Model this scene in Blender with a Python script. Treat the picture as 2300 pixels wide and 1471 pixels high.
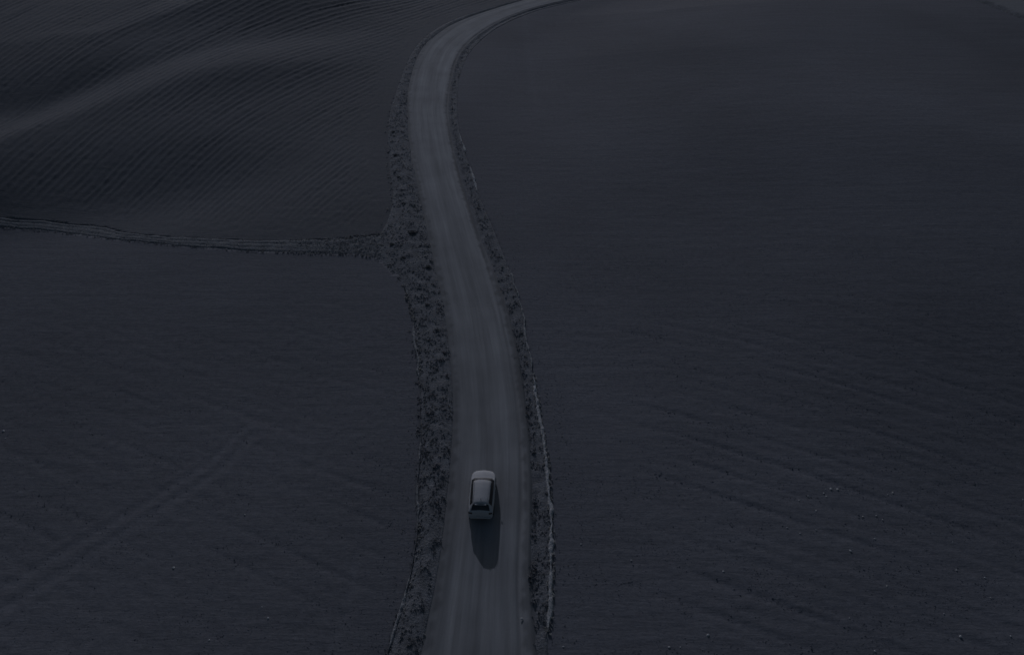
import bpy, bmesh, math, random
import numpy as np
from mathutils import Vector, Matrix

for o in list(bpy.data.objects):
    bpy.data.objects.remove(o)
scene = bpy.context.scene
col = scene.collection
random.seed(7)
rng = np.random.default_rng(11)

# ------------------------------------------------------------------ camera
CAM_H = 44.5
PITCH = math.radians(36.7)
LENS = 28.0
cam_d = bpy.data.cameras.new('camera')
cam_d.lens = LENS
cam_d.sensor_width = 36.0
cam_d.clip_end = 8000
cam = bpy.data.objects.new('camera', cam_d)
cam.location = (0, 0, CAM_H)
cam.rotation_euler = (math.pi / 2 - PITCH, 0, 0)
col.objects.link(cam)
scene.camera = cam

# ------------------------------------------------------------------ sky, sun, exposure
SUN_EL = math.radians(18.5)
SUN_AZ = math.radians(9.0)          # measured from +Y towards -X
world = bpy.data.worlds.new('World')
scene.world = world
world.use_nodes = True
wn = world.node_tree
wn.nodes.clear()
w_out = wn.nodes.new('ShaderNodeOutputWorld')
w_bg = wn.nodes.new('ShaderNodeBackground')
w_sky = wn.nodes.new('ShaderNodeTexSky')
w_sky.sky_type = 'NISHITA'
w_sky.sun_disc = False
w_sky.sun_elevation = SUN_EL
w_sky.sun_rotation = -SUN_AZ
w_sky.air_density = 1.0
w_sky.dust_density = 1.6
w_sky.ozone_density = 1.7
w_bg.inputs['Strength'].default_value = 0.086
wn.links.new(w_sky.outputs[0], w_bg.inputs[0])
wn.links.new(w_bg.outputs[0], w_out.inputs[0])

sun_d = bpy.data.lights.new('sun', 'SUN')
sun_d.energy = 3.5
sun_d.angle = math.radians(0.5)
sun_d.color = (0.745, 0.795, 1.0)
sun = bpy.data.objects.new('sun', sun_d)
to_sun = Vector((-math.sin(SUN_AZ) * math.cos(SUN_EL), math.cos(SUN_AZ) * math.cos(SUN_EL), math.sin(SUN_EL)))
sun.rotation_euler = to_sun.to_track_quat('Z', 'Y').to_euler()
sun.location = (0, 0, 80)
col.objects.link(sun)

vs = scene.view_settings
vs.view_transform = 'Standard'
vs.look = 'None'
vs.gamma = 1.0
vs.use_curve_mapping = False
vs.exposure = -2.08

# ------------------------------------------------------------------ helpers: tags, noise, terrain
def tag(o, label=None, cat=None, group=None, kind=None):
    if label: o['label'] = label
    if cat: o['category'] = cat
    if group: o['group'] = group
    if kind: o['kind'] = kind
    return o

PERM = np.random.default_rng(3).permutation(512)
PERM = np.concatenate([PERM, PERM])
def vnoise(x, y):
    """gradient noise, about -1..1"""
    x = np.asarray(x, float); y = np.asarray(y, float)
    xi = np.floor(x).astype(int); yi = np.floor(y).astype(int)
    xf = x - xi; yf = y - yi
    def g(ix, iy, dx, dy):
        h = PERM[(PERM[ix & 511] + iy) & 511]
        a = h * (2 * math.pi / 512)
        return np.cos(a) * dx + np.sin(a) * dy
    u = xf ** 3 * (xf * (xf * 6 - 15) + 10); v = yf ** 3 * (yf * (yf * 6 - 15) + 10)
    a = g(xi, yi, xf, yf); b = g(xi + 1, yi, xf - 1, yf)
    c = g(xi, yi + 1, xf, yf - 1); d = g(xi + 1, yi + 1, xf - 1, yf - 1)
    return 1.5 * ((a + (b - a) * u) * (1 - v) + (c + (d - c) * u) * v)
def fbm(x, y, n=4):
    s = 0; a = 1.0; f = 1.0
    for _ in range(n):
        s = s + a * vnoise(x * f + 17.3 * f, y * f - 9.1 * f); a *= 0.5; f *= 2.03
    return s
def sstep(a, b, x):
    t = np.clip((np.asarray(x, float) - a) / (b - a), 0, 1)
    return t * t * (3 - 2 * t)

F_PX = 2300 * LENS / 36.0
def ray(px, py):
    u = (px - 1150) / F_PX; v = (py - 735.5) / F_PX
    cp, sp = math.cos(PITCH), math.sin(PITCH)
    return np.array([u, cp - v * sp, -sp - v * cp])
def flat(px, py, z=0.0):
    d = ray(px, py); t = (CAM_H - z) / -d[2]
    return d[0] * t, d[1] * t

# rough road centre (flat ground) only used to fade the hills in
_rc = np.array([flat(*p) for p in [(1065, 1471), (1095, 1000), (1060, 650), (965, 300), (985, 130), (1100, 35), (1235, 0)]])
_rc = np.vstack([[_rc[0, 0], -100], _rc, [[40, 205], [120, 260], [400, 420], [2500, 3000]]])
def rough_road(y):
    return np.interp(y, _rc[:, 1], _rc[:, 0])

_cr = np.array([flat(*p) for p in [(0, 285, 3.6), (150, 230, 3.6), (300, 182, 3.6), (450, 147, 3.4), (600, 120, 3.0), (800, 95, 1.5)]])
# height of the ploughed slope by distance from its first bench: it climbs, runs level, climbs again
_ss = np.arange(-120, 200, 0.5)
_sl = 0.10 * sstep(-52, -38, _ss) - 0.185 * sstep(-12, -2, _ss) + 0.195 * sstep(4, 15, _ss) - 0.14 * sstep(34, 40, _ss) + 0.08 * sstep(46, 54, _ss) - 0.06 * sstep(70, 90, _ss)
_hh = np.cumsum(_sl) * 0.5

def crest_y(x):
    return np.interp(x, [-130, *_cr[:, 0], 0], [_cr[0, 1] - 22, *_cr[:, 1], _cr[-1, 1] + 16])

def H(x, y):
    x = np.asarray(x, float); y = np.asarray(y, float)
    rx = rough_road(y)
    # long swells of the ploughed field: slow rise, quick fall behind the crest
    m = sstep(6, 36, rough_road(np.minimum(y, 132.0)) - x) * sstep(66, 86, y) * (1 - sstep(260, 420, y))
    m = m * (1 - sstep(160, 320, -x))
    sd = y - crest_y(x) + 3.0 * vnoise(x / 31., y / 37.)
    z = m * np.interp(sd, _ss, _hh)
    z = z + m * 0.22 * np.cos(2 * np.pi * (y - 0.45 * x) / 31.0 + 1.0)
    # the open field on the other side rises slowly away to the side
    m2 = sstep(12, 62, x - rx) * (1 - sstep(300, 600, y))
    z = z + m2 * 2.6 * np.tanh((y - 62) / 42.0)
    z = z + 0.35 * vnoise(x / 46. + 3.3, y / 38. + 8.1) * sstep(3, 16, np.abs(x - rx))
    # distant land goes on in low swells
    r = np.hypot(x, y)
    z = z + sstep(300, 900, r) * 6.0 * fbm(x / 420., y / 420., 2)
    return z

def ground(px, py, dz=0.0):
    d = ray(px, py); t = CAM_H / -d[2]
    for _ in range(30):
        p = np.array([0, 0, CAM_H]) + d * t
        h = float(H(p[0], p[1])) + dz
        t = 0.5 * t + 0.5 * (CAM_H - h) / -d[2]
    return np.array([0, 0, CAM_H]) + d * t

def edge_fn(pts, lo, hi):
    """x of a line on the ground as a function of y, from picture points; lo/hi prolong it"""
    g = np.array([ground(*p)[:2] for p in pts])
    g = g[np.argsort(g[:, 1])]
    ys = np.concatenate([[q[1] for q in lo], g[:, 1], [q[1] for q in hi]])
    xs = np.concatenate([[q[0] for q in lo], g[:, 0], [q[0] for q in hi]])
    # smooth resample
    yy = np.arange(ys[0], ys[-1], 0.5)
    xx = np.interp(yy, ys, xs)
    k = np.hanning(15); k /= k.sum()
    xp = np.concatenate([np.full(7, xx[0]), xx, np.full(7, xx[-1])])
    xp[:7] = xx[0] + (xx[1] - xx[0]) * np.arange(-7, 0); xp[-7:] = xx[-1] + (xx[-1] - xx[-2]) * np.arange(1, 8)
    xx = np.convolve(xp, k, 'valid')
    return lambda y: np.interp(y, yy, xx)

road_l = edge_fn([(945, 1471), (960, 1400), (982, 1300), (996, 1200), (1005, 1110), (1016, 1000), (1019, 900), (1011, 800),
                  (999, 700), (976, 600), (956, 500), (945, 450), (934, 400), (923, 350), (917, 300), (914, 250), (917, 200),
                  (929, 150), (942, 120), (957, 98), (980, 80), (1008, 60), (1050, 41), (1110, 21), (1180, 0)],
                 [(-9, -100), (-6.6, 10)], [(28, 196), (62, 218), (130, 262), (330, 400)])
road_r = edge_fn([(1178, 1471), (1172, 1400), (1168, 1300), (1172, 1200), (1175, 1110), (1172, 1000), (1163, 900), (1149, 800),
                  (1128, 700), (1098, 600), (1065, 500), (1049, 450), (1034, 400), (1022, 350), (1012, 300), (1006, 250), (1010, 200),
                  (1021, 150), (1034, 120), (1050, 100), (1073, 80), (1102, 60), (1142, 40), (1196, 20), (1285, 0)],
                 [(-3.2, -100), (0.0, 10)], [(36, 194), (70, 216), (136, 258), (336, 396)])
verge_l = edge_fn([(868, 1471), (885, 1420), (905, 1350), (928, 1280), (936, 1200), (937, 1130), (942, 1050), (945, 950), (942, 870),
                   (935, 790), (926, 710), (911, 650), (893, 610), (862, 572), (842, 542), (868, 505), (885, 450), (877, 390), (872, 330), (872, 280),
                   (880, 235), (896, 190), (910, 150), (925, 120), (938, 100), (962, 78), (992, 58), (1036, 38), (1098, 19), (1168, 0)],
                  [(-12, -100), (-9.2, 10)], [(25, 198), (59, 220), (127, 264), (327, 402)])
verge_r = edge_fn([(1228, 1471), (1233, 1400), (1240, 1300), (1238, 1200), (1235, 1080), (1226, 1020), (1215, 950), (1197, 845), (1184, 760),
                   (1166, 670), (1142, 600), (1110, 520), (1076, 440), (1056, 375), (1042, 340), (1030, 290), (1026, 240), (1030, 190), (1036, 160),
                   (1048, 130), (1062, 110), (1084, 88), (1112, 66), (1152, 45), (1206, 24), (1296, 3)],
                  [(-1.0, -100), (1.6, 10)], [(37.5, 192), (71.5, 214), (137.5, 256), (338, 394)])

def line_fn_x(pts, lo):
    g = np.array([ground(*p)[:2] for p in pts])
    g = np.vstack([lo, g]); g = g[np.argsort(g[:, 0])]
    return lambda x: np.interp(x, g[:, 0], g[:, 1])
# grass path between the two fields left of the road
path_top = line_fn_x([(0, 484), (100, 489), (240, 505), (290, 520), (400, 530), (560, 536), (720, 535), (850, 522), (905, 512)], [(-400, 95), (-120, 80)])
path_bot = line_fn_x([(0, 513), (120, 523), (250, 541), (400, 556), (550, 568), (700, 574), (800, 577), (840, 584), (862, 598), (885, 625)], [(-400, 88), (-120, 74)])

# ------------------------------------------------------------------ node materials
def new_mat(name):
    m = bpy.data.materials.new(name); m.use_nodes = True
    nt = m.node_tree; nt.nodes.clear()
    out = nt.nodes.new('ShaderNodeOutputMaterial')
    return m, nt, out
def N(nt, typ, **kw):
    n = nt.nodes.new(typ)
    for k, v in kw.items():
        if k in n.inputs: n.inputs[k].default_value = v
        else: setattr(n, k, v)
    return n
def coords(nt, scale=(1, 1, 1), rot=(0, 0, 0), kind='Object'):
    tc = N(nt, 'ShaderNodeTexCoord'); mp = N(nt, 'ShaderNodeMapping')
    mp.inputs['Scale'].default_value = scale; mp.inputs['Rotation'].default_value = rot
    nt.links.new(tc.outputs[kind], mp.inputs[0])
    return mp.outputs[0]
def noise(nt, vec, scale, detail=4, rough=0.55):
    n = N(nt, 'ShaderNodeTexNoise'); n.inputs['Scale'].default_value = scale
    n.inputs['Detail'].default_value = detail; n.inputs['Roughness'].default_value = rough
    nt.links.new(vec, n.inputs['Vector']); return n.outputs[0]
def mrange(nt, val, a, b, c, d):
    n = N(nt, 'ShaderNodeMapRange'); nt.links.new(val, n.inputs[0])
    for i, v in enumerate((a, b, c, d)): n.inputs[i + 1].default_value = v
    return n.outputs[0]
def mathn(nt, op, a, b):
    n = N(nt, 'ShaderNodeMath', operation=op)
    for i, v in enumerate((a, b)):
        if isinstance(v, (int, float)): n.inputs[i].default_value = v
        else: nt.links.new(v, n.inputs[i])
    return n.outputs[0]
def shade_color(nt, base, fac):
    """base colour times a scalar"""
    n = N(nt, 'ShaderNodeVectorMath', operation='SCALE'); n.inputs[0].default_value = base
    nt.links.new(fac, n.inputs['Scale']); return n.outputs[0]
def attr(nt, name):
    n = N(nt, 'ShaderNodeAttribute'); n.attribute_name = name; return n.outputs['Fac']
def principled(nt, out, colsock, rough=0.95, bump=None, bump_strength=0.6, bump_dist=0.05, spec=0.15):
    p = N(nt, 'ShaderNodeBsdfPrincipled'); p.inputs['Roughness'].default_value = rough
    p.inputs['Specular IOR Level'].default_value = spec
    if isinstance(colsock, tuple): p.inputs['Base Color'].default_value = colsock
    else: nt.links.new(colsock, p.inputs['Base Color'])
    if bump is not None:
        b = N(nt, 'ShaderNodeBump'); b.inputs['Strength'].default_value = bump_strength; b.inputs['Distance'].default_value = bump_dist
        nt.links.new(bump, b.inputs['Height']); nt.links.new(b.outputs[0], p.inputs['Normal'])
    nt.links.new(p.outputs[0], out.inputs[0]); return p

ROW_ANG = math.atan2(-6.7, 14.2)      # heading of the drill rows in the open fields

def soil_mat(name, base, row_ang, streak, bump_s, contrast=1.0):
    m, nt, out = new_mat(name)
    o = coords(nt)
    big = mrange(nt, noise(nt, o, 0.028, 3), 0.3, 0.7, 1 - 0.13 * contrast, 1 + 0.13 * contrast)
    st = coords(nt, (0.10, 1.4, 1), (0, 0, -row_ang))
    stn = noise(nt, st, 1.0, 5, 0.6)
    stm = mrange(nt, stn, 0.3, 0.7, 1 - streak, 1 + streak)
    fine = noise(nt, o, 3.2, 5, 0.65)
    fm = mrange(nt, fine, 0.3, 0.7, 0.86, 1.14)
    tr = mathn(nt, 'MULTIPLY_ADD', attr(nt, 'track'), 0.13); tr.node.inputs[2].default_value = 1.0
    f = mathn(nt, 'MULTIPLY', mathn(nt, 'MULTIPLY', big, stm), mathn(nt, 'MULTIPLY', fm, tr))
    st2 = noise(nt, coords(nt, (0.7, 3.4, 1), (0, 0, -row_ang)), 1.0, 4, 0.65)
    hgt = mathn(nt, 'ADD', mathn(nt, 'MULTIPLY', noise(nt, o, 5.5, 6, 0.7), 0.6), mathn(nt, 'ADD', mathn(nt, 'MULTIPLY', stn, 0.6), mathn(nt, 'MULTIPLY', st2, 0.7)))
    principled(nt, out, shade_color(nt, base, f), 0.97, hgt, bump_s, 0.10)
    return m

M_plough = soil_mat('ploughed_soil', (0.130, 0.134, 0.143), math.radians(72), 0.05, 0.5)
M_left = soil_mat('stubble_soil', (0.155, 0.158, 0.172), ROW_ANG, 0.07, 0.45)
M_right = soil_mat('open_field_soil', (0.155, 0.158, 0.173), ROW_ANG, 0.08, 0.45, 1.2)
M_far = soil_mat('pale_field_soil', (0.205, 0.210, 0.215), ROW_ANG, 0.06, 0.3)

def road_mat():
    m, nt, out = new_mat('packed_gravel')
    o = coords(nt)
    uv = coords(nt, (9, 0.05, 1), kind='UV')      # across, along
    uv2 = coords(nt, (26, 0.16, 1), kind='UV')
    s1 = mrange(nt, noise(nt, uv, 1.0, 4, 0.6), 0.3, 0.7, 0.81, 1.15)
    s2 = mrange(nt, noise(nt, uv2, 1.0, 3, 0.6), 0.3, 0.7, 0.93, 1.07)
    patch = mrange(nt, noise(nt, o, 0.22, 5), 0.3, 0.7, 0.88, 1.10)
    grain = noise(nt, o, 14, 4, 0.7)
    gm = mrange(nt, grain, 0.3, 0.7, 0.93, 1.07)
    wear = attr(nt, 'wear')
    f = mathn(nt, 'MULTIPLY', mathn(nt, 'MULTIPLY', s1, s2), mathn(nt, 'MULTIPLY', mathn(nt, 'MULTIPLY', patch, gm), wear))
    h = mathn(nt, 'ADD', mathn(nt, 'MULTIPLY', grain, 0.3), mathn(nt, 'MULTIPLY', noise(nt, uv2, 1.0, 4), 0.5))
    principled(nt, out, shade_color(nt, (0.285, 0.287, 0.290), f), 0.93, h, 0.3, 0.04)
    return m
M_road = road_mat()

def turf_mat(name, base, var=0.25):
    m, nt, out = new_mat(name)
    o = coords(nt)
    a = mrange(nt, noise(nt, o, 1.1, 5, 0.7), 0.3, 0.7, 1 - var, 1 + var)
    fine = noise(nt, o, 6, 5, 0.7)
    b = mrange(nt, fine, 0.3, 0.7, 0.75, 1.25)
    principled(nt, out, shade_color(nt, base, mathn(nt, 'MULTIPLY', a, b)), 0.97, fine, 0.9, 0.15)
    return m
M_verge = turf_mat('verge_turf', (0.195, 0.2, 0.21), 0.3)
M_path = turf_mat('path_turf', (0.20, 0.206, 0.214), 0.2)
M_bank = turf_mat('dry_bank', (0.46, 0.46, 0.46), 0.2)
M_bank2 = turf_mat('earth_lip', (0.30, 0.305, 0.31), 0.25)

def blade_mat(name, base):
    m, nt, out = new_mat(name)
    oi = N(nt, 'ShaderNodeTexCoord')
    n = noise(nt, oi.outputs['Object'], 2.0, 3)
    c = shade_color(nt, base, mrange(nt, n, 0.3, 0.7, 0.65, 1.35))
    d = N(nt, 'ShaderNodeBsdfDiffuse'); t = N(nt, 'ShaderNodeBsdfTranslucent'); mx = N(nt, 'ShaderNodeMixShader')
    mx.inputs[0].default_value = 0.4
    nt.links.new(c, d.inputs[0]); nt.links.new(c, t.inputs[0])
    nt.links.new(d.outputs[0], mx.inputs[1]); nt.links.new(t.outputs[0], mx.inputs[2])
    nt.links.new(mx.outputs[0], out.inputs[0])
    return m
M_grass = blade_mat('verge_grass', (0.275, 0.28, 0.292))
M_dry = blade_mat('dry_grass', (0.42, 0.42, 0.41))
M_leaf = blade_mat('shrub_leaf', (0.20, 0.205, 0.21))

def simple_mat(name, base, rough, metallic=0.0, coat=0.0, spec=0.5, mottled=0.04):
    m, nt, out = new_mat(name)
    n = noise(nt, coords(nt), 9, 4)
    c = shade_color(nt, base, mrange(nt, n, 0.3, 0.7, 1 - mottled, 1 + mottled))
    p = principled(nt, out, c, rough, None, spec=spec)
    p.inputs['Metallic'].default_value = metallic
    p.inputs['Coat Weight'].default_value = coat
    return m

# ------------------------------------------------------------------ mesh builder for sheets
def sheet(name, X, Y, Z, mat, mask=None, attrs=None, uv=None):
    """grid mesh; X, Y, Z of shape (rows, cols); mask picks faces"""
    r, c = X.shape
    idx = np.arange(r * c).reshape(r, c)
    f = np.stack([idx[:-1, :-1], idx[:-1, 1:], idx[1:, 1:], idx[1:, :-1]], -1).reshape(-1, 4)
    if mask is not None:
        f = f[mask.reshape(-1)]
    used = np.unique(f)
    remap = np.full(r * c, -1); remap[used] = np.arange(len(used))
    f = remap[f]
    v = np.stack([X, Y, Z], -1).reshape(-1, 3)[used]
    me = bpy.data.meshes.new(name)
    me.vertices.add(len(v)); me.vertices.foreach_set('co', v.astype(np.float32).ravel())
    me.loops.add(f.size); me.loops.foreach_set('vertex_index', f.astype(np.int32).ravel())
    me.polygons.add(len(f)); me.polygons.foreach_set('loop_start', (np.arange(len(f)) * 4).astype(np.int32))
    me.polygons.foreach_set('use_smooth', np.ones(len(f), bool))
    me.update(calc_edges=True)
    for k, a in (attrs or {}).items():
        at = me.attributes.new(k, 'FLOAT', 'POINT'); at.data.foreach_set('value', a.reshape(-1)[used].astype(np.float32))
    if uv is not None:
        u = np.stack(uv, -1).reshape(-1, 2)[used][f.ravel()]
        l = me.uv_layers.new(name='UVMap'); l.data.foreach_set('uv', u.astype(np.float32).ravel())
    me.materials.append(mat)
    o = bpy.data.objects.new(name, me); col.objects.link(o)
    return o

def spaced(lo, hi, fine_lo, fine_hi, step, grow=1.12):
    a = list(np.arange(fine_lo, fine_hi, step)); s = step; x = a[-1]
    while x < hi:
        s *= grow; x += s; a.append(x)
    s = step; x = a[0]; pre = []
    while x > lo:
        s *= grow; x -= s; pre.append(x)
    return np.array(pre[::-1] + a)

# ------------------------------------------------------------------ ground: the fields
xs = np.concatenate([spaced(-3500, -92, -92.2, -92, 0.19)[:-1], np.arange(-92, -9, 0.19), spaced(-9, 3500, -9, 62, 0.27)])
xs = np.unique(np.round(xs, 4))
ys = np.concatenate([spaced(-3000, 24, 23, 24, 0.27)[:-1], np.arange(24, 60, 0.27), np.arange(60, 190, 0.40)])
ys = np.unique(np.concatenate([ys[ys < 24], ys[ys >= 24]]))
tail = []; s = 0.4; y = ys[-1]
while y < 4200:
    s *= 1.12; y += s; tail.append(y)
ys = np.concatenate([ys, tail])
GX, GY = np.meshgrid(xs, ys)
GZ = H(GX, GY)
RL, RR, VL, VR = road_l(GY), road_r(GY), verge_l(GY), verge_r(GY)
PT, PB = path_top(GX), path_bot(GX)

is_left = GX < 0.5 * (RL + RR)
left_d = VL - GX                       # distance into the left fields
right_d = GX - VR
plough_d = np.minimum(left_d, GY - PT)
lower_d = np.minimum(left_d, PB - GY)

# furrows of the ploughed field, a fan that bends towards the road
A0, B0, C0 = 0.19, 0.0075, 0.0041
def furrow_k(x, y):
    return (x + (C0 / B0) * y + (A0 + C0 / B0) / B0) * np.exp(-B0 * y)
K = furrow_k(GX, GY) + 0.035 * vnoise(GX / 2.3, GY / 3.1) + 0.08 * vnoise(GX / 9., GY / 14.)
KS = 0.50
fade = sstep(1.0, 7.0, plough_d) * (1 - sstep(190, 260, GY)) * (1 - sstep(110, 150, -GX))
amp = 0.080 * np.exp(B0 * (GY - 90) * 0.45) * (0.72 + 0.35 * vnoise(GX / 16. + 5, GY / 19.)) 
kk = K / KS
row_var = np.clip(0.7 + 0.9 * vnoise(np.floor(kk + .5) * 7.31 + 0.5, GY / 17.), 0.15, 1.6)
GZ = GZ + np.where(is_left, fade * np.clip(amp, 0.012, 0.2) * row_var * (1 - 2 * np.abs(np.sin(np.pi * kk)) ** 0.6), 0)
GZ = GZ + np.where(is_left, fade * 0.022 * vnoise(kk * 2.6, GY / 5.0), 0)

# drill rows of the open fields
ca, sa = math.cos(ROW_ANG), math.sin(ROW_ANG)
bend = 2.2 * vnoise(GX / 60., GY / 60.)
V = -sa * GX + ca * GY + bend
U = ca * GX + sa * GY
rows = np.abs(((V / 2.35) % 1.0) - 0.5) * 2              # 0 on the line
rowline = np.exp(-((rows) / 0.11) ** 2) * (0.35 + 0.65 * sstep(-0.15, 0.45, vnoise(U / 14., np.floor(V / 2.35) * 3.7 + .5)))
near = 1 - sstep(36, 78, GY)
ribs = vnoise(U / 5.0, V / 0.55)
open_d = np.where(is_left, lower_d, right_d)
openm = sstep(0.4, 3.0, open_d)
right_m = np.where(is_left, 0.55, 1.0)
xbias = np.where(is_left, 1.0, sstep(3, 14, right_d) * 0.9 + 0.1)
GZ = GZ + openm * right_m * xbias * (near * (-0.095 * rowline + 0.026 * ribs + 0.016 * vnoise(U / 1.6 + 31, V / 0.36)) + (1 - near) * 0.011 * ribs)
GZ = GZ + openm * 0.017 * fbm(GX / 0.8, GY / 0.8, 2)
GZ = GZ + sstep(0.3, 2, plough_d) * is_left * 0.032 * fbm(GX / 0.9, GY / 0.9, 2)

# wheel tracks across the lower left field and one faint one in the open field
def poly_dist(pts):
    g = np.array([ground(*p)[:2] for p in pts])
    best = np.full(GX.shape, 1e9)
    for a, b in zip(g[:-1], g[1:]):
        d = b - a; L2 = d @ d
        t = np.clip(((GX - a[0]) * d[0] + (GY - a[1]) * d[1]) / L2, 0, 1)
        best = np.minimum(best, np.hypot(GX - a[0] - t * d[0], GY - a[1] - t * d[1]))
    return best
track = np.zeros_like(GX)
for pts in ([(-200, 1440), (0, 1322), (160, 1228), (330, 1128), (470, 1040), (545, 965)],
            [(-200, 1490), (0, 1372), (170, 1270), (345, 1150), (490, 1058), (570, 975)],
            [(740, 1471), (790, 1330), (800, 1250)]):
    d = poly_dist(pts)
    k = np.exp(-(d / 0.32) ** 2) * (0.7 + 0.5 * vnoise(GX / 2.3, GY / 2.3))
    track = np.maximum(track, k); GZ = GZ - 0.022 * np.exp(-(d / 0.4) ** 2) + 0.012 * np.exp(-((d - 0.75) / 0.25) ** 2)
d = poly_dist([(1178, 30), (1186, 110), (1205, 250)])
track = np.maximum(track, 0.45 * np.exp(-(d / 0.6) ** 2))

# the ground sinks under the road, verge and path that lie on it
road_zone = (GX > VL + 0.25) & (GX < VR - 0.25)
path_zone = is_left & (GY < PT - 0.75) & (GY > PB + 0.75)
GZ = np.where(road_zone | path_zone, GZ - 0.45, GZ)

cx = 0.25 * (GX[:-1, :-1] + GX[1:, :-1] + GX[1:, 1:] + GX[:-1, 1:])
cy = 0.25 * (GY[:-1, :-1] + GY[1:, :-1] + GY[1:, 1:] + GY[:-1, 1:])
f_left = cx < 0.5 * (road_l(cy) + road_r(cy))
f_top = cy > 0.5 * (path_top(cx) + path_bot(cx))
corner = np.array([ground(2165, -12)[:2], ground(2300, 40)[:2]])
cl = (cy - corner[0, 1]) * (corner[1, 0] - corner[0, 0]) - (cx - corner[0, 0]) * (corner[1, 1] - corner[0, 1])
f_far = (~f_left) & (cl > 0) & (cx > 70)
AT = {'track': track}
tag(sheet('ploughed_field', GX, GY, GZ, M_plough, f_left & f_top, AT), 'rolling ploughed field with curving furrows beside the dirt road', 'field', kind='structure')
tag(sheet('bare_field', GX, GY, GZ, M_left, f_left & ~f_top, AT), 'smooth bare field crossed by two wheel tracks below the grass path', 'field', kind='structure')
tag(sheet('open_field', GX, GY, GZ, M_right, ~f_left & ~f_far, AT), 'wide open field with faint drill rows across the road from the furrows', 'field', kind='structure')
tag(sheet('pale_field', GX, GY, GZ, M_far, f_far, AT), 'paler field beyond the far edge of the open field', 'field', kind='structure')

# dark ditch edge before the pale field
dd = corner[1] - corner[0]; dl = np.hypot(*dd); dd = dd / dl; nn = np.array([-dd[1], dd[0]])
sv = np.linspace(-30, 260, 300); tv = np.linspace(-1.3, 1.3, 7)
SS, TT = np.meshgrid(sv, tv, indexing='ij')
BX = corner[0, 0] + dd[0] * SS + nn[0] * TT; BY = corner[0, 1] + dd[1] * SS + nn[1] * TT
BZ = H(BX, BY) + 0.5 * np.cos(np.clip(TT / 1.3, -1, 1) * np.pi / 2) - 0.08 + 0.12 * fbm(BX / 2, BY / 2, 2) * (np.abs(TT) < 1.2)
tag(sheet('field_bank', BX, BY, BZ, M_verge), 'low grassy bank along the edge of the paler field', 'bank', kind='structure')

# ------------------------------------------------------------------ road, verges, path
ry = np.concatenate([np.arange(-95, 20, 2.0), np.arange(20, 90, 0.35), np.arange(90, 200, 0.5), np.arange(200, 380, 3.0)])
def base_z(x, y):
    return H(x, y)
def strip(name, fa, fb, n, prof, mat, attrs=None, lo=0.0, hi=1.0):
    t = np.linspace(lo, hi, n)
    TY, T = np.meshgrid(ry, t, indexing='ij')
    a, b = fa(TY), fb(TY)
    X = a + (b - a) * T
    Z = base_z(X, TY) + prof(T, X, TY)
    at = {k: f(T, X, TY) for k, f in (attrs or {}).items()}
    return sheet(name, X, TY, Z, mat, None, at, (T, TY))

def gauss(t, c, w): return np.exp(-((t - c) / w) ** 2)
ROAD_Z = 0.10
def road_prof(T, X, Y):
    z = ROAD_Z + 0.05 * (1 - (2 * T - 1) ** 2)
    wob = 0.015 * vnoise(Y / 13., T * 0 + 2.2)
    for c, w, dpt in ((0.22, .05, .022), (0.47, .05, .022), (0.58, .045, .018), (0.83, .045, .02)):
        z = z - dpt * gauss(T, c + wob, w)
    z = z - 0.10 * gauss(T, 0.965 + wob, 0.022) * (0.5 + 0.5 * sstep(-0.3, 0.3, vnoise(Y / 17., T * 0 + 7)))
    z = z + 0.008 * fbm(X / .8, Y / 2.5, 2)
    z = np.where(T < 0, z - 0.10 * np.minimum(1, -T / .06), z)
    sh = (1 - sstep(58, 80, Y)) * 0.09
    z = np.where(T > 1, ROAD_Z + 0.02 - 0.22 * np.clip((T - 1 - sh) / .05, 0, 1), z)
    return z
def road_wear(T, X, Y):
    wob = 0.02 * vnoise(Y / 13., T * 0 + 2.2)
    w = 1.0 + 0.10 * gauss(T, 0.30 + wob, 0.10) * 0.5 + 0.10 * gauss(T, 0.80 + wob, .10)
    w = w - 0.07 * gauss(T, 0.52 + wob, .05) - 0.10 * gauss(T, 0.12 + wob, .07) - 0.22 * gauss(T, 0.968 + wob, 0.02)
    ragged = 0.03 + 0.08 * vnoise(Y / .9, T * 0 + 12.) + 0.03 * vnoise(Y / .35, T * 0 + 15.)
    w = w * (0.70 + 0.30 * sstep(0.0, 0.07, T - ragged)) * (0.70 + 0.30 * sstep(0.0, 0.06, 1.0 + (1 - sstep(58, 80, Y)) * .09 - T - ragged))
    w = w * (0.93 + 0.14 * sstep(25, 130, Y))        # paler further along the road
    return w * (1 + 0.05 * vnoise(X / 2.1, Y / 6.0))
tag(strip('dirt_road', road_l, road_r, 81, road_prof, M_road, {'wear': road_wear}, -0.06, 1.15),
    'pale packed dirt road winding between the dark fields', 'road', kind='structure')

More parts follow.
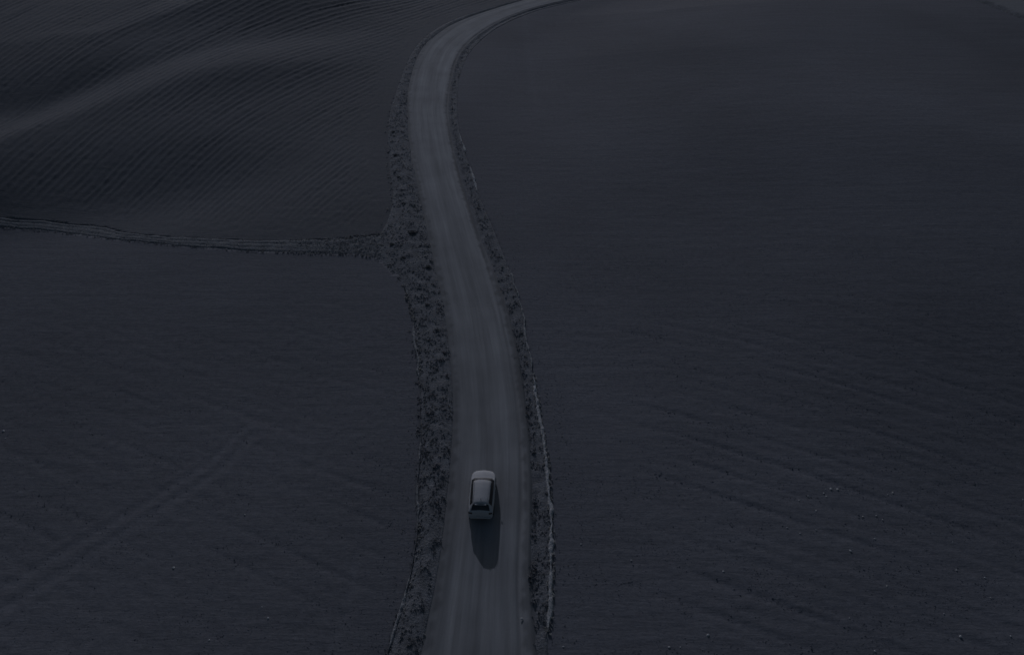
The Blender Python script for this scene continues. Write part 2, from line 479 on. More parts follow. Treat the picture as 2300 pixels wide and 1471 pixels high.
def verge_prof_l(T, X, Y):        # T 0 at field, 1 at road
    w = np.maximum(road_l(Y) - verge_l(Y), 0.3)
    z = 0.02 + 0.20 * np.sin(np.clip(T, 0, 1) * np.pi) ** 1.0 * np.minimum(1, w / 2) + 0.10 * T
    z = z + 0.08 * np.minimum(1, w / 2) * fbm(X / 1.1, Y / 1.1, 3) * np.sin(np.clip(T, 0, 1) * np.pi)
    z = np.where(T < 0, -0.12 + 0 * z, z); z = np.where(T > 1, -0.1 + 0 * z, z)
    return z
tag(strip('grass_verge', verge_l, road_l, 23, verge_prof_l, M_verge, None, -0.10, 1.10),
    'rough grass verge between the dirt road and the ploughed and bare fields', 'verge', kind='structure')
def verge_prof_r(T, X, Y):        # T 0 at road, 1 at field
    w = np.maximum(verge_r(Y) - road_r(Y), 0.3)
    z = 0.10 - 0.16 * gauss(T, 0.45, .25) * np.minimum(1, w / 1.5) - 0.05 * sstep(.6, 1, T)
    z = z + 0.07 * np.minimum(1, w / 1.5) * fbm(X / 1.0 + 40, Y / 1.0, 3) * np.sin(np.clip(T, 0, 1) * np.pi)
    z = z - 0.16 * (1 - sstep(0.12, 0.36, T)) * (1 - sstep(58, 80, Y))
    z = np.where(T < 0, -0.1 + 0 * z, z); z = np.where(T > 1, -0.12 + 0 * z, z)
    return z
tag(strip('grass_verge', road_r, verge_r, 21, verge_prof_r, M_verge, None, -0.10, 1.10),
    'narrow dark grass verge between the dirt road and the open field', 'verge', kind='structure')

# grass path: columns along x
px_ = np.arange(-330, 0, 0.4)
px_ = px_[px_ < road_l(70.) - 0.5]
tt = np.linspace(-0.12, 1.12, 25)
PX, T = np.meshgrid(px_, tt, indexing='ij')
a, b = path_bot(PX) + 0.22 * vnoise(PX / 2.7, PX * 0 + 8.8), path_top(PX) + 0.25 * vnoise(PX / 3.1, PX * 0 + 2.6)
PY = a + (b - a) * T
PX2 = np.minimum(PX, road_l(PY) - 0.3)
wob = 0.05 * vnoise(PX / 7., PX * 0 + 4.4)
ft = 0.15 + 0.85 * (1 - sstep(-52, -35, PX))            # upper rut fades towards the road
win = sstep(0, .3, T) * sstep(0, .3, 1 - T)
PZ = H(PX2, PY) - 0.05 + 0.14 * win + 0.04 * fbm(PX / 1.6, PY / .6, 3)
PZ = PZ - 0.075 * (1 - 0.8 * sstep(-34, -22, PX)) * gauss(T, 0.10 + wob, 0.055) * (0.55 + 0.45 * sstep(-60, -40, PX)) - 0.085 * ft * gauss(T, 0.86 + wob, 0.05)
PZ = PZ - 0.05 * gauss(T, 0.35 + wob, .05) - 0.05 * gauss(T, 0.62 + wob, .05)
PZ = np.where((T < 0) | (T > 1), H(PX2, PY) - 0.15, PZ)
tag(sheet('grass_path', PX2, PY, PZ, M_path), 'narrow grassy field path with two dark ruts between the fields', 'path', kind='structure')

# pale dry bank along the open field's edge
def bank_strip(y0, y1, w0, name_label, dx=0.0, edge=None, mat=None):
    edge = edge or verge_r; mat = mat or M_bank
    yy = np.arange(y0, y1, 0.16)
    t = np.linspace(-1, 1, 9)
    BYY, T = np.meshgrid(yy, t, indexing='ij')
    w = w0 * np.clip(0.55 + 0.45 * vnoise(BYY / 1.7, BYY * 0 + 1.1) + 0.40 * vnoise(BYY / .45, T * .6 + 2.1), .12, 1.4)
    if edge is verge_l: w = w * sstep(-0.25, 0.2, vnoise(BYY / 5.0, BYY * 0 + 3.7) + 0.4 * vnoise(BYY / 1.3, BYY * 0 + 5.1))
    w = w * sstep(0, 1.2, BYY - y0) * sstep(0, 1.2, y1 - BYY) + 0.02
    xx = edge(BYY) + dx + 0.14 * vnoise(BYY / 2.2, BYY * 0 + 6.6) + T * w
    hh = 0.09 * (0.5 + 0.9 * np.abs(vnoise(BYY / 0.5, T * .5 + 9.)))
    z = H(xx, BYY) + hh * (1 - T ** 2) + 0.10 - 0.16 * T ** 4 + 0.07 * fbm(xx / .3, BYY / .3, 2) * (1 - T ** 2)
    return tag(sheet('dry_bank', xx, BYY, z, mat), name_label, 'bank', kind='structure')
def yof(px, py): return ground(px, py)[1]
bank_strip(yof(1228, 1420), yof(1196, 842), 0.25, 'pale crumbly ridge of dry earth edging the open field by the car')
bank_strip(yof(1072, 436), yof(1055, 374), 0.24, 'short pale earth ridge edging the open field below the bend')
bank_strip(yof(1042, 346), yof(1032, 302), 0.22, 'smallest pale earth ridge edging the open field at the bend')

bank_strip(yof(1194, 838), yof(1146, 606), 0.16, 'faint broken lip of earth edging the open field above the car', 0.0, None, M_bank2)
bank_strip(yof(870, 1465), yof(908, 640), 0.20, 'thin pale lip of earth along the edge of the bare field', 0.05, verge_l, M_bank2)

# ------------------------------------------------------------------ grass tufts (uncountable)
def tufts(name, P, hgt, spread, blades, width, mat):
    """P (n,3) feet; one mesh of bent blades"""
    n = len(P); m = n * blades
    base = np.repeat(P, blades, 0)
    hh = np.repeat(hgt, blades) * rng.uniform(.5, 1.15, m)
    sp = np.repeat(spread, blades)
    a = rng.uniform(0, 2 * np.pi, m); r0 = sp * .35 * np.sqrt(rng.uniform(0, 1, m))
    foot = base + np.stack([np.cos(a) * r0, np.sin(a) * r0, np.full(m, -0.03)], -1)
    b = rng.uniform(0, 2 * np.pi, m); lean = sp * rng.uniform(.2, 1.0, m)
    tip = foot + np.stack([np.cos(b) * lean, np.sin(b) * lean, hh], -1)
    mid = foot * .5 + tip * .5; mid[:, 2] += 0.12 * hh
    c = rng.uniform(0, 2 * np.pi, m); w = width * rng.uniform(.6, 1.3, m)
    side = np.stack([np.cos(c) * w, np.sin(c) * w, np.zeros(m)], -1) * .5
    v = np.stack([foot - side * .7, foot + side * .7, mid + side, tip, mid - side], 1).reshape(-1, 3)
    i = np.arange(m)[:, None] * 5
    tri = np.concatenate([i + [0, 1, 2], i + [0, 2, 4], i + [4, 2, 3]], 1).reshape(-1, 3)
    me = bpy.data.meshes.new(name)
    me.vertices.add(len(v)); me.vertices.foreach_set('co', v.astype(np.float32).ravel())
    me.loops.add(tri.size); me.loops.foreach_set('vertex_index', tri.astype(np.int32).ravel())
    me.polygons.add(len(tri)); me.polygons.foreach_set('loop_start', (np.arange(len(tri)) * 3).astype(np.int32))
    me.update(calc_edges=True); me.materials.append(mat)
    o = bpy.data.objects.new(name, me); col.objects.link(o); return o

def scatter(fa, fb, prof, dens, y0, y1, t0=0.0, t1=1.0, clump=0.0, cs=1.3):
    yy = []; xx = []; tt_ = []
    for y in np.arange(y0, y1, 0.5):
        w = max(0.1, float(fb(y) - fa(y)) * (t1 - t0)); k = rng.poisson(dens(y) * w * 0.5)
        t = rng.uniform(t0, t1, k); q = y + rng.uniform(0, .5, k)
        tt_.append(t); yy.append(q); xx.append(fa(q) + (fb(q) - fa(q)) * t)
    y = np.concatenate(yy); x = np.concatenate(xx); t = np.concatenate(tt_)
    if clump > 0:
        keep = vnoise(x / cs, y / cs) + 0.55 * vnoise(x / 4.5 + 3, y / 5.5) + rng.uniform(-.4, .4, len(x)) > -0.35 + clump * .5
        x, y, t = x[keep], y[keep], t[keep]
    z = H(x, y) + np.maximum(prof(t, x, y), 0.0)
    return np.stack([x, y, z], -1)

dens_near = lambda y: 17 * math.exp(-max(0, y - 45) / 90.)
P = scatter(verge_l, road_l, verge_prof_l, dens_near, 22, 150, -0.14, 1.0, 0.35)
P = P[(vnoise(P[:, 0] / .7 + 5, P[:, 1] / .7) > -0.1) | ((P[:, 0] > verge_l(P[:, 1]) + .25) & (P[:, 0] < road_l(P[:, 1]) - .3))]
hg = 0.05 + 0.12 * np.clip(vnoise(P[:, 0] / .9, P[:, 1] / .9) + .3, 0, 1.2) + 0.05 * rng.uniform(0, 1, len(P)) + np.where(rng.uniform(0, 1, len(P)) < .012, rng.uniform(.06, .18, len(P)), 0)
tag(tufts('verge_grass', P, hg, hg * 1.3, 8, 0.06, M_grass), 'rough dark grass and weeds on the wider verge', 'grass', kind='stuff')
P = scatter(road_r, verge_r, verge_prof_r, dens_near, 22, 150, 0.24, 0.92, 0.35)
P = P[(vnoise(P[:, 0] / .7 + 5, P[:, 1] / .7) > -0.1) | ((P[:, 0] > verge_r(P[:, 1]) - 1.2) & (P[:, 0] < verge_r(P[:, 1]) - .35))]
hg = 0.05 + 0.12 * np.clip(vnoise(P[:, 0] / .8 + 9, P[:, 1] / .8) + .3, 0, 1.2) + 0.05 * rng.uniform(0, 1, len(P)) + np.where(rng.uniform(0, 1, len(P)) < .012, rng.uniform(.06, .18, len(P)), 0)
tag(tufts('verge_grass', P, hg, hg * 1.3, 8, 0.06, M_grass), 'rough dark grass on the narrow verge beside the open field', 'grass', kind='stuff')
# sparse short growth spilling into the fields next to the verges
flat_prof = lambda T, X, Y: 0 * X
P1 = scatter(verge_r, lambda y: verge_r(y) + 2.2, flat_prof, lambda y: 7 * math.exp(-max(0, y - 40) / 50.), 22, 110, 0, 1, 0.55, 0.9)
P2 = scatter(lambda y: verge_l(y) - 1.1, verge_l, flat_prof, lambda y: 7 * math.exp(-max(0, y - 40) / 50.), 22, 62, 0, 1, 0.55, 0.9)
q = 5200
x3 = -92 + 78 * rng.uniform(0, 1, q) ** .72; t3 = rng.uniform(.05, .95, q)
k = (vnoise(x3 / 1.5, t3 * 3) + rng.uniform(-.5, .5, q) > 0) | (rng.uniform(-28, -15, q) < x3)
x3, t3 = x3[k], t3[k]; y3 = path_bot(x3) + (path_top(x3) - path_bot(x3)) * t3
P3 = np.stack([x3, y3, H(x3, y3) + .05], -1)
P = np.concatenate([P1, P2, P3]); hg = rng.uniform(.03, .09, len(P)); hg[len(P1) + len(P2):] *= (1.3 + 1.3 * sstep(-27, -16, x3))
tag(tufts('short_grass', P, hg, hg * 1.0, 6, 0.045, M_grass), 'sparse short grass on the path and creeping into the fields', 'grass', kind='stuff')
# dry pale stalks
P1 = scatter(lambda y: verge_r(y) - .22, lambda y: verge_r(y) + .22, lambda T, X, Y: 0.05 + 0 * X, lambda y: 30, yof(1228, 1440), yof(1196, 842))
seg = []
for (pa, pb) in (((945, 870), (940, 735)), ((933, 735), (908, 640)), ((938, 1290), (945, 1180)), ((897, 1460), (928, 1300))):
    ga, gb = ground(*pa), ground(*pb); k = int(26 * np.hypot(*(gb - ga)[:2]) * .35)
    t = rng.uniform(0, 1, k)[:, None]; q = ga + (gb - ga) * t; q[:, :2] += rng.normal(0, .10, (k, 2)); q[:, 2] = H(q[:, 0], q[:, 1]) + .10; seg.append(q)
P = np.concatenate([P1] + seg); hg = rng.uniform(.08, .20, len(P))
tag(tufts('dry_grass', P, hg, hg * .9, 6, 0.05, M_dry), 'pale dry grass stalks along the field edges', 'grass', kind='stuff')

# ------------------------------------------------------------------ low shrubs on the verge
def make_shrub():
    root = bpy.data.objects.new('shrub', None); col.objects.link(root)
    bm = bmesh.new()
    def stem(p0, p1, r0, r1):
        p0, p1 = Vector(p0), Vector(p1); d = (p1 - p0).normalized(); q = d.to_track_quat('Z', 'Y'); ring = []
        for p, r in ((p0, r0), (p1, r1)):
            ring.append([bm.verts.new(p + q @ Vector((math.cos(k * math.tau / 5) * r, math.sin(k * math.tau / 5) * r, 0))) for k in range(5)])
        for k in range(5):
            bm.faces.new((ring[0][k], ring[0][(k + 1) % 5], ring[1][(k + 1) % 5], ring[1][k]))
    for k in range(7):
        a = k * math.tau / 7 + random.uniform(-.3, .3); r = random.uniform(.15, .38)
        mid = (math.cos(a) * r * .5, math.sin(a) * r * .5, .3); stem((0, 0, -.06), mid, .022, .015)
        stem(mid, (math.cos(a) * r, math.sin(a) * r, random.uniform(.5, .68)), .015, .006)
    me = bpy.data.meshes.new('stem'); bm.to_mesh(me); bm.free(); me.materials.append(M_stem)
    s = bpy.data.objects.new('stem', me); col.objects.link(s); s.parent = root
    n = 520
    d = rng.normal(0, 1, (n, 3)); d /= np.linalg.norm(d, axis=1)[:, None]
    lob = 0.75 + 0.3 * np.sin(3 * np.arctan2(d[:, 1], d[:, 0]) + 1) * np.cos(2 * d[:, 2])
    c = d * (rng.uniform(.3, 1, n) ** .4 * lob)[:, None] * [.52, .52, .40] + [0, 0, .36]
    c = c[c[:, 2] > .04]; n = len(c)
    u = rng.normal(0, 1, (n, 3)); u /= np.linalg.norm(u, axis=1)[:, None]
    w = np.cross(u, rng.normal(0, 1, (n, 3))); w /= np.linalg.norm(w, axis=1)[:, None]
    sz = rng.uniform(.05, .10, n)[:, None]
    v = np.stack([c - u * sz, c + w * sz * .45, c + u * sz, c - w * sz * .45], 1).reshape(-1, 3)
    me = bpy.data.meshes.new('foliage'); me.from_pydata(v.tolist(), [], [tuple(range(4 * k, 4 * k + 4)) for k in range(n)]); me.materials.append(M_leaf)
    f = bpy.data.objects.new('foliage', me); col.objects.link(f); f.parent = root
    return root
M_stem = simple_mat('stem_bark', (0.10, 0.10, 0.10), 0.9)
proto = make_shrub()
def copy_tree(o, parent=None):
    c = o.copy(); col.objects.link(c)
    if parent is not None: c.parent = parent
    for ch in o.children: copy_tree(ch, c)
    return c
shrub_spots = [((926, 528), 1.15, 0), ((884, 300), .7, 1), ((889, 352), .65, 1), ((896, 402), .6, 1), ((908, 462), .65, 1),
               ((880, 553), .65, 0), ((906, 583), .6, 0), ((962, 604), .7, 0), ((938, 640), .6, 0),
               ((960, 690), .6, 2), ((982, 748), .6, 2), ((966, 770), .55, 2), ((992, 815), .65, 2)]
LAB = ['low dark shrub in the widened verge where the grass path meets the road',
       'low dark shrub on the verge between the road and the furrowed field',
       'low dark shrub on the verge between the road and the bare field']
GRP = ['shrubs at the path mouth', 'shrubs along the furrowed field', 'shrubs along the bare field']
for i, ((px, py), sc, k) in enumerate(shrub_spots):
    o = proto if i == 0 else copy_tree(proto)
    g = ground(px, py); o.location = (g[0], g[1], float(H(g[0], g[1])) + 0.12)
    o.rotation_euler = (0, 0, random.uniform(0, 6.28)); s = sc * random.uniform(.85, 1.05); o.scale = (s * random.uniform(.9, 1.2), s, s * random.uniform(.45, .65))
    if i == 0: tag(o, 'largest dark shrub, in the widened verge where the grass path meets the road', 'shrub')
    else:
        tag(o, LAB[k], 'shrub', GRP[k])

# ------------------------------------------------------------------ stones
M_stone = simple_mat('pale_stone', (0.46, 0.46, 0.46), 0.85, mottled=0.2)
stone_meshes = []
for k in range(5):
    bm = bmesh.new(); bmesh.ops.create_icosphere(bm, subdivisions=2, radius=1.0)
    off = Vector((k * 3.1, k * 1.7, k * 5.3))
    from mathutils import noise as mn
    for v in bm.verts:
        q = v.co.copy(); f = 1 + 0.32 * mn.noise(q * 1.1 + off) + 0.1 * mn.noise(q * 2.7 + off)
        v.co = Vector((q.x * 1.15, q.y * 0.85, q.z * 0.62)) * f
        if v.co.z < -0.35: v.co.z = -0.35
    me = bpy.data.meshes.new('stone'); bm.to_mesh(me); bm.free(); me.materials.append(M_stone); stone_meshes.append(me)
right_stones = [(1768, 1185, .12), (1833, 1190, .13), (1797, 1198, .11), (1833, 1147, .10), (1795, 1124, .10), (1815, 1114, .15), (1850, 1108, .14), (1856, 1115, .10),
                (1866, 1098, .15), (1881, 1099, .15), (1854, 1099, .10), (2005, 1107, .14), (1994, 1111, .10), (1968, 1158, .12), (1938, 1160, .10), (1982, 1167, .09), (1910, 1237, .14),
                (1965, 1210, .12), (1625, 1283, .14), (2140, 1217, .10), (2120, 1378, .11), (1908, 1388, .12), (2157, 1429, .13), (1590, 1426, .13), (1418, 1258, .09), (1305, 1222, .11),
                (1503, 1453, .10), (1528, 1453, .10), (1265, 1452, .09), (2270, 1428, .10), (2148, 1280, .12), (2212, 1297, .10), (2298, 1122, .10), (1965, 1462, .10), (2225, 1342, .09), (1992, 1316, .10)]
left_stones = [(390, 1275, .14), (588, 1363, .11), (602, 1388, .11), (470, 1437, .13), (550, 1156, .11), (8, 968, .15), (12, 985, .13)]
for (lst, lab, grp) in ((right_stones, 'small pale stone lying alone on the wide open field', 'stones on the open field'),
                        (left_stones, 'small pale stone lying on the smooth bare field with the wheel tracks', 'stones on the bare field')):
    for px, py, r in lst:
        g = ground(px, py)
        o = bpy.data.objects.new('stone', random.choice(stone_meshes)); col.objects.link(o)
        o.location = (g[0], g[1], float(H(g[0], g[1])) + 0.14 * r); r *= .54 * random.uniform(.7, 1.3); o.scale = (r, r, r * .8); o.rotation_euler = (0, 0, random.uniform(0, 6.28))
        if 1790 < px < 1885 and py < 1126: tag(o, 'small pale stone in the close cluster on the wide open field', 'stone', 'clustered stones on the open field')
        else: tag(o, lab, 'stone', grp)
for (px, py, r, lab) in ((1172, 1392, .075, 'small pale stone on the edge of the dirt road behind the car'), (930, 1360, .09, 'small pale stone in the grass verge beside the bare field')):
    g = ground(px, py); o = bpy.data.objects.new('stone', stone_meshes[1]); col.objects.link(o)
    o.location = (g[0], g[1], float(H(g[0], g[1])) + 0.16); o.scale = (r, r, r); tag(o, lab, 'stone')

# ------------------------------------------------------------------ loose soil crumbs (uncountable)
def clods(name, P, R, mat):
    n = len(P)
    dirs = np.array([[1, 0, 0], [0, 1, 0], [-1, 0, 0], [0, -1, 0], [0, 0, 1.]])
    jit = rng.uniform(.6, 1.35, (n, 5, 1)) * R[:, None, None]
    th = rng.uniform(0, 2 * np.pi, n); c, s_ = np.cos(th), np.sin(th)
    d = np.repeat(dirs[None], n, 0) * jit * [1.15, .9, .32]
    v = np.stack([d[..., 0] * c[:, None] - d[..., 1] * s_[:, None], d[..., 0] * s_[:, None] + d[..., 1] * c[:, None], d[..., 2]], -1)
    v[:, :4, 2] -= R[:, None] * .35
    v = (v + P[:, None, :]).reshape(-1, 3)
    i = np.arange(n)[:, None] * 5
    tri = np.concatenate([i + [0, 1, 4], i + [1, 2, 4], i + [2, 3, 4], i + [3, 0, 4]], 1).reshape(-1, 3)
    me = bpy.data.meshes.new(name)
    me.vertices.add(len(v)); me.vertices.foreach_set('co', v.astype(np.float32).ravel())
    me.loops.add(tri.size); me.loops.foreach_set('vertex_index', tri.astype(np.int32).ravel())
    me.polygons.add(len(tri)); me.polygons.foreach_set('loop_start', (np.arange(len(tri)) * 3).astype(np.int32))
    me.update(calc_edges=True); me.materials.append(mat)
    o = bpy.data.objects.new(name, me); col.objects.link(o); return o
def clod_points(n, x0, x1, y0, y1, side):
    x = rng.uniform(x0, x1, n); y = y0 + (y1 - y0) * rng.uniform(0, 1, n) ** 1.5
    if side > 0: k = x > verge_r(y) + .4
    else: k = (x < verge_l(y) - .4) & (y < path_bot(x) - .5)
    x, y = x[k], y[k]
    k = vnoise(x / 6., y / 3.) + .6 * vnoise(x / 1.2, y / .8) + rng.uniform(-.7, .7, len(x)) > 0.1
    x, y = x[k], y[k]
    return np.stack([x, y, H(x, y) + .012], -1)
P = clod_points(40000, 0, 55, 22, 75, 1)
tag(clods('soil_crumbs', P, .03 + .05 * rng.uniform(0, 1, len(P)) ** 3, M_right), 'loose crumbs of soil strewn over the wide open field', 'soil', kind='stuff')
P = clod_points(22000, -48, -4, 22, 60, -1)
tag(clods('soil_crumbs', P, .025 + .04 * rng.uniform(0, 1, len(P)) ** 3, M_left), 'loose crumbs of soil strewn over the smooth bare field', 'soil', kind='stuff')

# ------------------------------------------------------------------ the car
M_paint = simple_mat('silver_paint', (0.455, 0.455, 0.46), 0.68, 0.0, 0.0, 0.25, 0.015)
M_glass = simple_mat('tinted_glass', (0.035, 0.036, 0.038), 0.2, 0.0, 0.0, 0.45, 0.0)
M_trim = simple_mat('black_trim', (0.03, 0.03, 0.03), 0.6, mottled=0.0)
M_tyre = simple_mat('tyre_rubber', (0.03, 0.03, 0.03), 0.85, mottled=0.05)
M_rim = simple_mat('wheel_rim', (0.35, 0.35, 0.35), 0.4, 0.6, mottled=0.0)
M_tail = simple_mat('tail_lamp', (0.035, 0.018, 0.02), 0.25, mottled=0.0)
M_lamp = simple_mat('head_lamp', (0.45, 0.45, 0.45), 0.15, mottled=0.0)
M_plate = simple_mat('plate_white', (0.5, 0.5, 0.5), 0.6, mottled=0.0)

def build_car():
    root = bpy.data.objects.new('car', None); col.objects.link(root)
    # stations: y, half width, belt z, glass-base half width, roof half width, roof z ; hood/tail stations have roof = deck
    st = [(-2.16, .70, .62, .66, .60, .66), (-2.14, .78, .86, .74, .62, .90), (-2.10, .83, .96, .76, .66, .985),
          (-2.06, .845, .98, .775, .68, 1.03), (-1.74, .865, .985, .80, .545, 1.43), (-1.62, .87, .985, .81, .545, 1.475), (-1.30, .885, .98, .825, .56, 1.50),
          (-1.22, .885, .98, .825, .565, 1.502), (-0.42, .895, .965, .84, .60, 1.52), (-0.34, .895, .965, .84, .605, 1.52), (.12, .90, .955, .845, .62, 1.505), (.34, .90, .95, .845, .625, 1.47),
          (.42, .90, .95, .84, .63, 1.44), (.98, .90, .94, .82, .72, 1.035), (1.06, .895, .935, .81, .715, .985), (1.12, .895, .93, .80, .70, .965),
          (1.42, .875, .89, .76, .64, .925), (1.68, .81, .84, .68, .56, .875), (1.90, .70, .77, .57, .46, .80), (2.05, .57, .67, .46, .37, .695), (2.13, .45, .57, .38, .30, .585), (2.16, .38, .50, .32, .25, .51)]
    # refine stations for the wheel arches
    S = []
    for a, b in zip(st[:-1], st[1:]):
        k = max(1, int(round((b[0] - a[0]) / 0.16)))
        for j in range(k):
            S.append(tuple(np.array(a) + (np.array(b) - np.array(a)) * j / k))
    S.append(st[-1])
    WY = (-1.32, 1.30); WR = 0.37
    bm = bmesh.new(); rows = []
    for (y, w, zb, g, r, zr) in S:
        arch = 0.24
        for wy in WY:
            d = abs(y - wy)
            if d < WR: arch = max(arch, 0.33 + math.sqrt(WR * WR - d * d))
        if y < -2.05: arch = max(arch, .34)
        if y > 2.0: arch = max(arch, .30)
        z1 = max(.48, arch + .03); z2 = max(.74 if y < 1.7 else zb - .12, z1 + .03); z2 = min(z2, zb - .04)
        z1 = min(z1, z2 - .03); arch = min(arch, z1 - .02)
        pts = [(w - .04, arch), (w, z1), (w + .012, z2), (w - .015, zb), (g, zb + .03 if zr - zb > .1 else zb + .02), (r, zr - (.055 if zr > 1.3 else .0)), (r * .74, zr + (.012 if zr > 1.3 else .03)), (r * .38, zr + .050), (0, zr + .075)]
        prof = [(x, z) for x, z in pts] + [(-x, z) for x, z in pts[-2::-1]]
        rows.append([bm.verts.new((x, y, z)) for x, z in prof])
    n = len(rows[0])
    # face classes: 0 body, 1 roof, 2 side glass, 3 rear window, 4 windscreen, 5 bonnet, 6 trim(cowl)
    for i in range(len(rows) - 1):
        ym = .5 * (S[i][0] + S[i + 1][0])
        for j in range(n - 1):
            jj = min(j, n - 2 - j)
            f = bm.faces.new((rows[i][j], rows[i][j + 1], rows[i + 1][j + 1], rows[i + 1][j])); f.smooth = True
            c = 0
            if jj >= 5:
                if -2.06 < ym < -1.74: c = 3
                elif -1.74 < ym < .34: c = 1
                elif .42 < ym < .98: c = 4
                elif .98 < ym < 1.06: c = 6
                elif ym > 1.12: c = 5
            elif jj == 4:
                if (-1.62 < ym < -1.30) or (-1.22 < ym < -.42) or (-.34 < ym < .42) : c = 2
                elif .42 < ym < .80: c = 2
                elif -1.62 < ym < .42: c = 8
            f.material_index = c
    bm.faces.new(rows[0][::-1]); bm.faces.new(rows[-1])
    lo = [r[0] for r in rows], [r[-1] for r in rows]
    for i in range(len(rows) - 1):      # underside
        f = bm.faces.new((lo[0][i], lo[0][i + 1], lo[1][i + 1], lo[1][i])); f.material_index = 7
    bmesh.ops.recalc_face_normals(bm, faces=bm.faces)
    me = bpy.data.meshes.new('tmp'); bm.to_mesh(me); bm.free()
    names = [('body', M_paint), ('roof', M_paint), ('side_window', M_glass), ('rear_window', M_glass), ('windscreen', M_glass), ('bonnet', M_paint), ('cowl', M_trim), ('underbody', M_trim), ('window_pillar', M_trim)]
    for _ in names: me.materials.append(M_paint)
    tmp = bpy.data.objects.new('tmp', me); col.objects.link(tmp)
    md = tmp.modifiers.new('s', 'SUBSURF'); md.levels = 2; md.render_levels = 2
    dg = bpy.context.evaluated_depsgraph_get(); dg.update()
    em = bpy.data.meshes.new_from_object(tmp.evaluated_get(dg))
    bpy.data.objects.remove(tmp)
    for k, (nm, mat) in enumerate(names):
        polys = [p for p in em.polygons if p.material_index == k]
        if nm in ('side_window', 'window_pillar'):       # one object a pane
            sets = {}
            for p in polys:
                c = p.center; q = 0 if c.y < (-1.26 if nm == 'side_window' else -.8) else (1 if c.y < -.38 or nm == 'window_pillar' else 2)
                sets.setdefault((c.x > 0, q), []).append(p)
            groups = list(sets.values())
        else:
            groups = [polys]
        for gp in groups:
            used = {}; vv = []; ff = []
            for p in gp:
                ff.append([used.setdefault(i, len(used)) for i in p.vertices])
            inv = sorted(used, key=used.get); vv = [tuple(em.vertices[i].co) for i in inv]
            m2 = bpy.data.meshes.new(nm); m2.from_pydata(vv, [], ff); m2.materials.append(mat)
            for p in m2.polygons: p.use_smooth = True
            o = bpy.data.objects.new(nm, m2); col.objects.link(o); o.parent = root
    bpy.data.meshes.remove(em)

    def box(name, c, s, mat, parent=root, bev=.02, rot=(0, 0, 0)):
        b = bmesh.new(); bmesh.ops.create_cube(b, size=1)
        for v in b.verts: v.co = Vector((v.co.x * s[0], v.co.y * s[1], v.co.z * s[2]))
        bmesh.ops.bevel(b, geom=b.edges[:], offset=min(bev, min(s) * .4), segments=2, affect='EDGES')
        b.transform(Matrix.Translation(c) @ Matrix.Rotation(rot[2], 4, 'Z') @ Matrix.Rotation(rot[0], 4, 'X'))
        m3 = bpy.data.meshes.new(name); b.to_mesh(m3); b.free(); m3.materials.append(mat)
        o = bpy.data.objects.new(name, m3); col.objects.link(o); o.parent = parent; return o
    for s in (-1, 1):
        box('tail_light', (s * .70, -2.085, .89), (.26, .13, .13), M_tail, rot=(0, 0, s * .30))
        box('headlight', (s * .60, 1.955, .60), (.24, .10, .10), M_lamp, rot=(0, 0, -s * .85))
        box('mirror', (s * .955, .62, .97), (.13, .09, .10), M_paint, bev=.04)
        box('roof_rail', (s * .545, -.62, 1.490), (.03, 1.6, .03), M_paint, bev=.01)
        for y in (-.72, .18): box('door_handle', (s * .915, y, .86), (.03, .17, .03), M_paint, bev=.01)
    bp = box('rear_bumper', (0, -2.10, .50), (1.58, .22, .30), M_paint, bev=.08)
    box('number_plate', (0, -2.218, .56), (.50, .012, .11), M_plate, bp, .004)
    box('front_bumper', (0, 2.10, .40), (.86, .12, .22), M_paint, bev=.06)
    box('spoiler', (0, -1.79, 1.425), (.80, .12, .03), M_paint, bev=.015)
    box('wiper', (.08, -1.985, 1.115), (.50, .02, .02), M_trim, bev=.006, rot=(math.radians(-50), 0, 0))
    box('antenna', (0, -1.45, 1.60), (.03, .14, .06), M_trim, bev=.012)
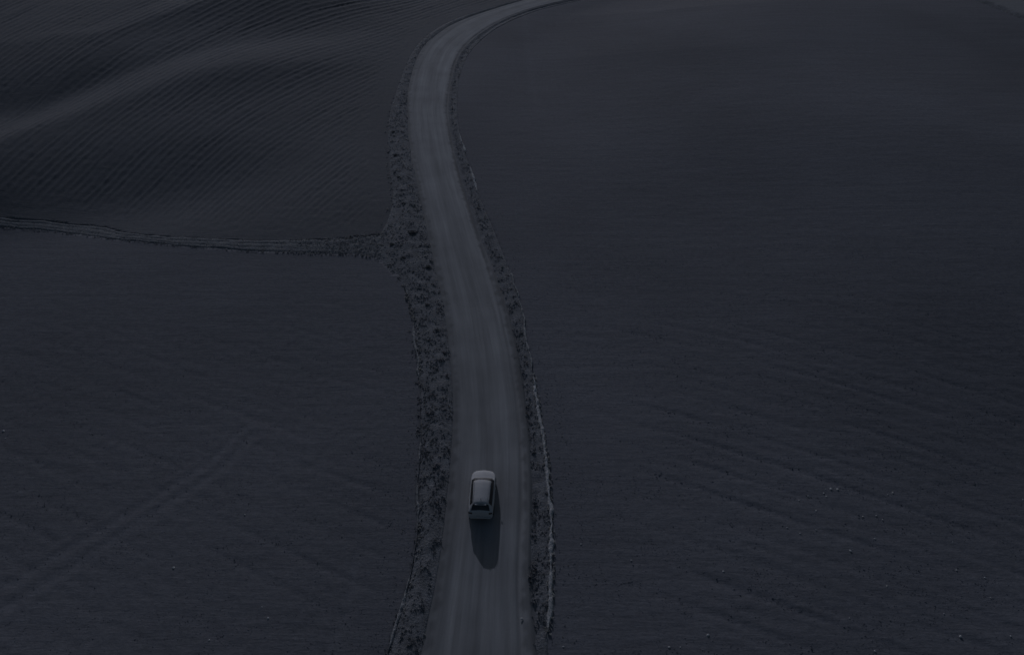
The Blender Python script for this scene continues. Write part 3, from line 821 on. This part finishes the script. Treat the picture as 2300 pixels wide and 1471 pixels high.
    for wy in WY:
        for s in (-1, 1):
            w = bpy.data.objects.new('wheel', None); col.objects.link(w); w.parent = root; w.location = (s * .80, wy, .33)
            b = bmesh.new(); prof = [(.20, -.10), (.29, -.11), (.325, -.08), (.33, 0), (.325, .08), (.29, .11), (.20, .10)]
            ring = [[b.verts.new((x, math.cos(k * math.tau / 28) * r, math.sin(k * math.tau / 28) * r)) for k in range(28)] for r, x in prof]
            for i in range(len(ring)):
                for k in range(28):
                    b.faces.new((ring[i][k], ring[i][(k + 1) % 28], ring[(i + 1) % len(ring)][(k + 1) % 28], ring[(i + 1) % len(ring)][k]))
            bmesh.ops.recalc_face_normals(b, faces=b.faces)
            m3 = bpy.data.meshes.new('tyre'); b.to_mesh(m3); b.free(); m3.materials.append(M_tyre)
            o = bpy.data.objects.new('tyre', m3); col.objects.link(o); o.parent = w
            b = bmesh.new()
            for k in range(5):
                a = k * math.tau / 5
                q = [b.verts.new((s * .085, math.cos(a + da) * rr, math.sin(a + da) * rr)) for da, rr in ((-.35, .05), (-.16, .205), (.16, .205), (.35, .05))]
                b.faces.new(q)
            hub = [b.verts.new((s * .09, math.cos(k * math.tau / 12) * .06, math.sin(k * math.tau / 12) * .06)) for k in range(12)]; b.faces.new(hub)
            outer = [[b.verts.new((s * .08, math.cos(k * math.tau / 28) * rr, math.sin(k * math.tau / 28) * rr)) for k in range(28)] for rr in (.185, .205)]
            for k in range(28): b.faces.new((outer[0][k], outer[0][(k + 1) % 28], outer[1][(k + 1) % 28], outer[1][k]))
            m3 = bpy.data.meshes.new('rim'); b.to_mesh(m3); b.free(); m3.materials.append(M_rim)
            o = bpy.data.objects.new('rim', m3); col.objects.link(o); o.parent = w
    return root
car = build_car()
cg = ground(1084, 1108)
CAR_X, CAR_Y = -2.13, 38.85
tq = (CAR_X - float(road_l(CAR_Y))) / float(road_r(CAR_Y) - road_l(CAR_Y))
car.location = (CAR_X, CAR_Y, float(H(CAR_X, CAR_Y)) + ROAD_Z + 0.02)
car.rotation_euler = (0, 0, math.radians(-2.0))
tag(car, 'silver hatchback with dark windows driving along the dirt road', 'car')
